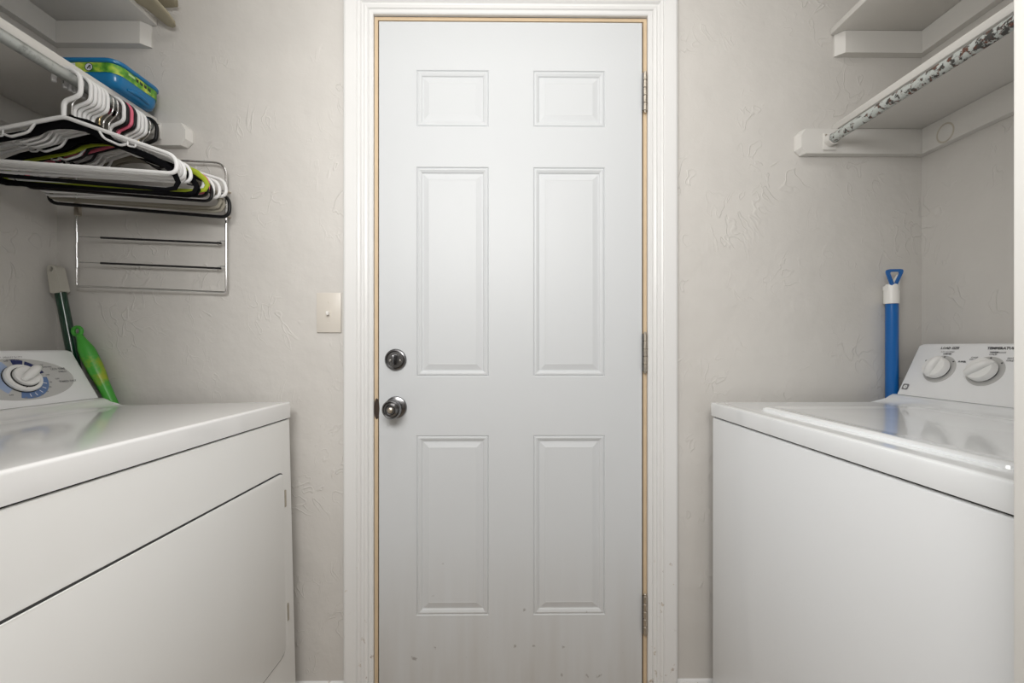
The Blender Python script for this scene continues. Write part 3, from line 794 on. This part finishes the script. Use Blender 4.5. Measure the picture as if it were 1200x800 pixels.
# console
CB, CTt = Vector((-0.5205, 0, TOPZ + 0.0235)), Vector((-0.593, 0, 1.079))
vdir = (CTt - CB).normalized(); L = (CTt - CB).length
def console(parent, CB, CTp, back, y0, y1, zbase, m, s):
    """y-extruded wedge with rounded top ends; s=+1: the face looks to +x"""
    bm = bmesh.new()
    pr = [(CB.x, CB.z), (CTp.x + (CB.x - CTp.x) * 0.04, CTp.z - 0.006), (CTp.x - s * 0.003, CTp.z - 0.001), (CTp.x - s * 0.008, CTp.z), (back, CTp.z - 0.004), (back, CB.z)]
    v = [[bm.verts.new((x, y, z)) for x, z in pr] for y in (y0, y1)]
    n = len(pr); e_end = []
    bm.faces.new(v[0]); bm.faces.new(v[1][::-1])
    for k in range(n): bm.faces.new((v[0][k], v[1][k], v[1][(k + 1) % n], v[0][(k + 1) % n]))
    bm.edges.ensure_lookup_table()
    up = [e for e in bm.edges if abs(e.verts[0].co.y - e.verts[1].co.y) < 1e-6]
    top = [vv for vv in (v[0] + v[1]) if vv.co.z > CTp.z - 0.0065 and abs(vv.co.x - back) > 1e-5]
    bmesh.ops.bevel(bm, geom=up, offset=0.004, segments=3, profile=0.5, affect='EDGES')
    # round the upper corners seen in front view
    for q in bm.verts:
        d = CTp.z - q.co.z
        if d < 0.012:
            k = (0.012 - d)
            pull = 0.012 - math.sqrt(max(0, 0.012 ** 2 - k * k))
            if abs(q.co.y - y0) < 0.006: q.co.y += pull * (1 if y1 > y0 else -1)
            if abs(q.co.y - y1) < 0.006: q.co.y -= pull * (1 if y1 > y0 else -1)
    return obj('console', bm, m, parent, smooth=True, angle=35)
cs = console(dy, CB, CTt, DD + 0.004, DW + 0.008, -0.010, TOPZ, PANEL, 1)
F = face_matrix(CB + Vector((0, 0, 0)), (0, 1, 0), vdir)      # u = +y
uc, vc = -0.157, L * 0.475
bm = bmesh.new(); disc(bm, uc, vc, 0.112, 0.0560, 0.0006, 0, 72, 0.0012)
cobj('dial_field', bm, GREYP, cs, F)
bm = bmesh.new()
for a0, a1, mi in ((15, 62, 0), (66, 92, 0), (-112, 2, 1), (112, 222, 2)):
    sector(bm, uc, vc, 0.034, 0.0540 if mi == 0 else 0.0525, a0, a1, 0.0011, mi)
for a in (-20, -38, -56, -74, -90):
    sector(bm, uc, vc, 0.040, 0.048, a - 1, a + 1, 0.0014, 3, 2)
cobj('dial_ring', bm, [NAVY, BLUEM, BLUEL, PANEL], cs, F)
bm = bmesh.new()
text_mesh(bm, 'AUTO DRY', uc + 0.004, vc + 0.0560 - 0.0030 - 0.001, 0.0052, 0.0012, bold=0.0001)
for s_, u_, v_, z_ in (('COTTONS', 0.048, 0.036, 0.0048), ('MORE DRY', 0.064, 0.0295, 0.0048), ('LESS TIME', 0.0865, 0.0225, 0.0078), ('ENERGY', 0.094, 0.0140, 0.0052), ('OFF', 0.073, -0.006, 0.0055), ('TIMED DRY', 0.094, -0.0145, 0.0078)):
    text_mesh(bm, s_, uc + u_, vc + v_, z_, 0.0012, bold=0.00015)
for s_, a in (('80', -16), ('70', -33), ('60', -50), ('50', -67), ('40', -84), ('30', -101), ('OFF', 8), ('OFF', 101), ('OFF', 232)):
    text_mesh(bm, s_, uc + 0.0575 * math.cos(R(a)) * 1.0, vc + 0.0545 * math.sin(R(a)) * 0.92, 0.0052, 0.0012, bold=0.0002)
text_mesh(bm, 'EXTRA LARGE CAPACITY  HEAVY DUTY', uc - 0.030, L - 0.0195, 0.0062, 0.0012)
cobj('printed_lettering', bm, INKG, cs, F)['kind'] = 'stuff'
bm = bmesh.new(); lathe(bm, [(0, 0), (0.0365, 0.0), (0.0365, 0.0022), (0, 0.0022)], (uc, vc, 0.0008), (0, 0, 1), 48)
dk = cobj('dial', bm, GAP, cs, F, smooth=True)
bm = bmesh.new(); lathe(bm, [(0.0355, 0.003), (0.0360, 0.008), (0.0340, 0.0115), (0.0260, 0.0125), (0, 0.0125)], (uc, vc, 0), (0, 0, 1), 48)
cobj('dial_skirt', bm, KNOBW, dk if False else cs, F, smooth=True)
bm = bmesh.new(); lathe(bm, [(0.0268, 0.0126), (0.0268, 0.0130), (0, 0.0130)], (uc - 0.001, vc - 0.001, 0), (0, 0, 1), 40)
f = bm.faces.new([bm.verts.new((uc + a, vc + b, 0.0132)) for a, b in ((-0.006, -0.025), (-0.0135, -0.0295), (-0.003, -0.0265))])
cobj('dial_gap', bm, GAP, cs, F)
bm = bmesh.new(); lathe(bm, [(0.0248, 0.0130), (0.0248, 0.0190), (0.0225, 0.0215), (0, 0.0220)], (uc, vc, 0), (0, 0, 1), 40)
cobj('knob_disc', bm, KNOBW, cs, F, smooth=True)
bm = bmesh.new()
tube(bm, [(-0.021, 0, 0.021), (-0.012, 0, 0.0265), (0.0, 0, 0.0285), (0.014, 0, 0.0290), (0.024, 0, 0.0270), (0.0285, 0, 0.0225)], [0.005, 0.0085, 0.0098, 0.0098, 0.0088, 0.006], 14)
bm.transform(Matrix.Translation((uc, vc, 0)) @ Matrix.Rotation(R(38), 4, 'Z'))
cobj('knob_grip', bm, KNOBW, cs, F, smooth=True, angle=60)
# door
def door_outline(y0, y1, z0, z1, ch, r):
    # y0 near, y1 far; chamfered lower corners
    pts = [(y0, z1, 0), (y1, z1, 0), (y1, z0 + ch, 0), (y1 - ch * 0.72, z0, 0), (y0 + ch * 0.72, z0, 0), (y0, z0 + ch, 0)]
    return [(p.x, p.y) for p in fillet(pts, r, 5, closed=True)]
doY0, doY1, doZ0, doZ1 = DW + 0.040, -0.045, 0.276, 0.741
bm = bmesh.new(); extrude_poly(bm, door_outline(doY0 - 0.0035, doY1 + 0.0026, doZ0 - 0.0060, doZ1 + 0.0035, 0.022, 0.018), 'x', -0.003, -0.0002)
obj('door_gap', bm, GAP, dy)
bm = bmesh.new(); extrude_poly(bm, door_outline(doY0, doY1, doZ0, doZ1, 0.022, 0.014), 'x', -0.004, 0.0036, bev=0.0025, seg=3)
dd = obj('door', bm, ENAM, dy, smooth=True, angle=40)
for z in (0.672, 0.372):
    bm = bmesh.new(); box(bm, -0.001, 0.0035, doY1 + 0.002, doY1 + 0.010, z - 0.022, z + 0.022, bev=0.001)
    obj('hinge', bm, NICKEL, dd, smooth=True)
for (x, y, zb) in ((-0.04, -0.04, -0.0150), (-0.04, DW + 0.04, -0.0150), (DD + 0.05, -0.04, -0.001), (DD + 0.05, DW + 0.04, -0.001)):
    bm = bmesh.new(); lathe(bm, [(0, zb), (0.019, zb), (0.019, zb + 0.010), (0.008, zb + 0.012), (0.008, 0.035), (0, 0.035)], (x, y, 0), (0, 0, 1), 16)
    obj('foot', bm, RUBBER, dy, smooth=True)

# ---- washer: x 0 at the front, positive towards the wall; y 0 at the far side
ws = thing('washing_machine', 'white top-loading washing machine on the right with two white knobs', 'washing machine', (0.5615, 1.130, 0.0), (0, 0, R(0.9)))
WW, WD = -0.687, 0.618
WZ = 0.9365
bm = bmesh.new(); box(bm, 0.0015, WD - 0.004, WW + 0.001, -0.001, 0.03, WZ - 0.0405, bev=0.006, seg=3)
obj('body', bm, ENAMW, ws, smooth=True)
obj('seam', B(0.006, WD - 0.01, WW + 0.008, -0.006, WZ - 0.0415, WZ - 0.0345), GAP, ws)
bm = bmesh.new()
prof = [(-0.001, WZ - 0.037), (-0.002, WZ - 0.006), (-0.0005, WZ - 0.0018), (0.0028, WZ - 0.0002), (0.010, WZ), (0.040, WZ - 0.001), (0.450, WZ - 0.001), (0.468, WZ), (0.484, WZ + 0.004), (0.495, WZ + 0.010), (0.505, WZ + 0.017), (0.512, WZ + 0.0215), (WD, WZ + 0.0215), (WD, WZ - 0.037)]
extrude_poly(bm, prof, 'y', WW, 0.0, bev=0.003, seg=3)
obj('top_panel', bm, ENAMWT, ws, smooth=True, angle=40)
# lid with raised rounded rim
bm = bmesh.new()
def lid_ring(ins, z, c=0.03):
    x0, x1, y0, y1 = 0.054 + ins, 0.452 - ins, WW + 0.055 + ins, -0.115 - ins
    vs = []
    for (cx, cy, a0) in ((x1 - c, y1 - c, 0), (x0 + c, y1 - c, 90), (x0 + c, y0 + c, 180), (x1 - c, y0 + c, 270)):
        for k in range(7):
            a = R(a0 + 15 * k); vs.append(bm.verts.new((cx + (c - ins * 0.3) * math.cos(a), cy + (c - ins * 0.3) * math.sin(a), z)))
    return vs
prev = None
for ins, z in ((0, WZ - 0.0012), (0.001, WZ + 0.003), (0.005, WZ + 0.0062), (0.010, WZ + 0.0068), (0.016, WZ + 0.0062), (0.030, WZ + 0.0048), (0.034, WZ + 0.0046)):
    ring = lid_ring(ins, z)
    if prev:
        for k in range(len(ring)): bm.faces.new((prev[k], prev[(k + 1) % len(ring)], ring[(k + 1) % len(ring)], ring[k]))
    prev = ring
bm.faces.new(prev)
obj('lid', bm, ENAMWT, ws, smooth=True, angle=40)
WB, WT = Vector((0.513, 0, WZ + 0.0225)), Vector((0.577, 0, 1.0975))
vdw = (WT - WB).normalized(); LW = (WT - WB).length
cw = console(ws, WB, WT, WD - 0.004, WW + 0.008, -0.012, WZ, PANEL, -1)
Fw = face_matrix(WB, (0, -1, 0), vdw)         # u = -y, towards the camera
def washer_knob(u, v, ang):
    bm = bmesh.new(); disc(bm, u, v, 0.0375, 0.0375, 0.0006, 0, 48, 0.0012); cobj('knob_field', bm, GREYP, cw, Fw)
    bm = bmesh.new(); lathe(bm, [(0, 0.001), (0.026, 0.001), (0.026, 0.005), (0, 0.005)], (u, v, 0), (0, 0, 1), 40); kk = cobj('knob', bm, GAP, cw, Fw, smooth=True)
    bm = bmesh.new(); lathe(bm, [(0.0262, 0.005), (0.0285, 0.0052), (0.0280, 0.0150), (0.0255, 0.0190), (0.018, 0.0205), (0, 0.0210)], (u, v, 0), (0, 0, 1), 40)
    WM[kk.name] = WM[cw.name]
    cobj('knob_body', bm, KNOBW, cw, Fw, smooth=True)
    bm = bmesh.new(); tube(bm, [(-0.0265, 0, 0.014), (-0.020, 0, 0.0205), (0.0, 0, 0.0235), (0.020, 0, 0.0205), (0.0265, 0, 0.014)], [0.005, 0.0080, 0.0095, 0.0080, 0.005], 12)
    bm.transform(Matrix.Translation((u, v, 0)) @ Matrix.Rotation(R(ang), 4, 'Z'))
    cobj('knob_grip', bm, KNOBW, cw, Fw, smooth=True, angle=60)
k1u, k2u, kv = 0.092, 0.192, LW * 0.53
washer_knob(k1u, kv, 78); washer_knob(k2u, kv, 40)
bm = bmesh.new()
text_mesh(bm, 'LOAD SIZE', k1u + 0.004, LW * 0.915, 0.0088, 0.0009, bold=0.0003)
text_mesh(bm, 'DRY CLOTHES', k1u + 0.003, LW * 0.845, 0.0048, 0.0009)
text_mesh(bm, 'TEMPERATURE', k2u + 0.014, LW * 0.915, 0.0088, 0.0009, bold=0.0003)
text_mesh(bm, 'WASH-RINSE', k2u + 0.010, LW * 0.845, 0.0052, 0.0009)
for s_, u_, v_ in (('MINI', -0.036, 0.022), ('LARGE', 0.004, 0.0425), ('SUPER', 0.045, 0.022)):
    text_mesh(bm, s_, k1u + u_, kv + v_, 0.0062, 0.0009, bold=0.0002)
for s_, u_, v_ in (('COLD', -0.032, 0.034), ('COLD', -0.034, 0.0285), ('WARM', 0.002, 0.0485), ('COLD', 0.002, 0.0430), ('HOT', 0.038, 0.034), ('COLD', 0.039, 0.0285)):
    text_mesh(bm, s_, k2u + u_, kv + v_, 0.0055, 0.0009, bold=0.0001)
for ku in (k1u, k2u):
    for a in (40, 88, 136):
        disc(bm, ku + 0.034 * math.cos(R(a)), kv + 0.034 * math.sin(R(a)), 0.0019, 0.0019, 0.0011, 0, 8)
cobj('printed_lettering', bm, INK, cw, Fw)['kind'] = 'stuff'
# badge: dark rounded square outline with a pale round centre
bm = bmesh.new(); gu, gv = 0.028, LW * 0.155
ro = [(p.x, p.y) for p in fillet([(gu - 0.0085, gv - 0.0085, 0), (gu + 0.0085, gv - 0.0085, 0), (gu + 0.0085, gv + 0.0085, 0), (gu - 0.0085, gv + 0.0085, 0)], 0.004, 4, closed=True)]
vs = [bm.verts.new((a, b, 0.0009)) for a, b in ro]; bm.faces.new(vs)
disc(bm, gu, gv, 0.0050, 0.0050, 0.0012, 1, 24)
text_mesh(bm, 'GE', gu, gv, 0.0055, 0.0015, 0)
cobj('badge', bm, [INKG, PANEL], cw, Fw)
for (x, y) in ((0.04, -0.04), (0.04, WW + 0.04), (WD - 0.05, -0.04), (WD - 0.05, WW + 0.04)):
    bm = bmesh.new(); lathe(bm, [(0, 0), (0.019, 0), (0.019, 0.010), (0.008, 0.012), (0.008, 0.035), (0, 0.035)], (x, y, 0), (0, 0, 1), 16)
    obj('foot', bm, RUBBER, ws, smooth=True)

# ------------------------------------------------------------------ poles
def flat_loop(bm, outer, inner, y0, y1):
    n = len(outer)
    ring = lambda pts, y: [bm.verts.new((p[0], y, p[1])) for p in pts]
    of, ob, jf, jb = ring(outer, y0), ring(outer, y1), ring(inner, y0), ring(inner, y1)
    for k in range(n):
        k2 = (k + 1) % n
        bm.faces.new((of[k], of[k2], jf[k2], jf[k])); bm.faces.new((ob[k], jb[k], jb[k2], ob[k2]))
        bm.faces.new((of[k], ob[k], ob[k2], of[k2])); bm.faces.new((jf[k], jf[k2], jb[k2], jb[k]))
# dark green mop handle in the left corner
base = Vector((-1.020, 1.163, 0.0)); top = Vector((-1.267, 1.155, 1.318)); ax = (top - base).normalized()
gm = thing('mop_handle', 'dark green mop handle with grey-white cap in the left corner', 'mop', base)
bm = bmesh.new(); tube(bm, [base + ax * 0.002, top - ax * 0.078], 0.0125, 16)
obj('pole', bm, GREEN, gm, True, True, 50)
bm = bmesh.new()
n = 24; outer = []; inner = []
for k in range(n):
    a = 2 * PI * k / n
    if math.sin(a) > -0.001: outer.append((0.0128 * math.cos(a), 0.065 + 0.0140 * math.sin(a)))
    else:
        q_ = (a - PI) / PI      # 0..1: down the left side, across, up the right side
        if q_ < 0.34: outer.append((-0.0128 - 0.0022 * q_ / 0.34, 0.065 - 0.064 * q_ / 0.34))
        elif q_ > 0.66: outer.append((0.0128 + 0.0022 * (1 - q_) / 0.34, 0.065 - 0.064 * (1 - q_) / 0.34))
        else: outer.append((-0.0150 + 0.0300 * (q_ - 0.34) / 0.32, -0.001))
    inner.append((0.0055 * math.cos(a), 0.0665 + 0.0068 * math.sin(a)))
flat_loop(bm, outer, inner, -0.0125, 0.0125)
bmesh.ops.bevel(bm, geom=[e for e in bm.edges if len(e.link_faces) == 2 and e.calc_face_angle(0) > 1.2], offset=0.0048, segments=4, profile=0.5, affect='EDGES')
q = Vector((0, 0, 1)).rotation_difference(ax).to_matrix().to_4x4()
bm.transform(Matrix.Translation(top - ax * 0.080) @ q)
obj('cap', bm, CAPW, gm, True, True, 50)
# bright green brush handle
b0 = Vector((-0.665, 1.160, 0.0)); t0 = Vector((-1.2000, 1.150, 1.133)); ax = (t0 - b0).normalized(); LL = (t0 - b0).length
gb = thing('brush_handle', 'bright green swelling brush handle with ring end behind the dryer', 'brush', b0)
zc = lambda d: b0 + ax * (LL - d)
bm = bmesh.new()
ds = [0.245, 0.20, 0.16, 0.13, 0.105, 0.08, 0.055, 0.035, 0.020, 0.012]
rs_ = [0.0125, 0.0130, 0.0145, 0.0175, 0.0205, 0.0205, 0.0175, 0.0125, 0.0085, 0.007]
pts = [zc(d) for d in ds]
tube(bm, [p for p in pts], [min(r, 0.0185) for r in rs_], 16)
hl = obj('grip', bm, LGREEN, gb, True, True, 60)
bm = bmesh.new(); c = zc(0.0); tube(bm, [(c.x + 0.0115 * math.cos(2 * PI * k / 20), c.y, c.z + 0.0115 * math.sin(2 * PI * k / 20)) for k in range(20)], 0.0048, 10, closed=True)
obj('hanging_ring', bm, LGREEN, gb, True, True, 60)
bm = bmesh.new(); tube(bm, [b0 + ax * 0.006, zc(0.24)], 0.0100, 14)
obj('pole', bm, TRIMD, gb, True, True, 60)
# blue mop handle by the washer
px, py = 1.092, 1.158
bp_ = thing('mop_handle', 'blue mop handle with white cap and triangular loop behind washer', 'mop', (px, py, 0))
bm = bmesh.new(); tube(bm, [(px, py, 0.0), (px, py, 1.214)], 0.0148, 20)
obj('pole', bm, BLUE, bp_, True, True, 50)
bm = bmesh.new(); lathe(bm, [(0.0150, 1.212), (0.0178, 1.212), (0.0180, 1.246), (0.0165, 1.252), (0.0165, 1.262), (0.0120, 1.268), (0, 1.268)], (px - 0.001, py, 0), (0, 0, 1), 24)
# white wings rising behind the blue loop
wing = [(-0.0175, 1.250), (0.0175, 1.250), (0.0195, 1.285), (0.0215, 1.296), (0.0100, 1.275), (-0.003, 1.262), (-0.0178, 1.262)]
extrude_poly(bm, [(px - 0.001 + a, b) for a, b in wing], 'y', py - 0.006, py + 0.008)
obj('cap', bm, CAPW if False else TRIMD, bp_, True, True, 50)
bm = bmesh.new()
tri_o = fillet([(-0.0270, 1.3080, 0), (0.0265, 1.3090, 0), (-0.004, 1.2440, 0)], 0.013, 6, closed=True)
tri_i = fillet([(-0.0170, 1.3010, 0), (0.0165, 1.3015, 0), (-0.002, 1.2630, 0)], 0.008, 6, closed=True)
flat_loop(bm, [(px - 0.001 + p.x, p.y) for p in tri_o], [(px - 0.001 + p.x, p.y) for p in tri_i], py - 0.0125, py - 0.0065)
obj('hanging_loop', bm, BLUE, bp_, True, True, 50)

# ------------------------------------------------------------------ unseen ceiling lamp housing above the frame, made long to spread light sideways
t = thing('ceiling_light', 'unseen white ceiling light, stretched wide to spread light evenly', 'light', (0, 0.62, HC))
bm = bmesh.new(); box(bm, -0.66, 0.66, 0.48, 0.76, HC - 0.045, HC - 0.001, bev=0.006)
obj('lamp_housing', bm, TRIMD, t, True, True)
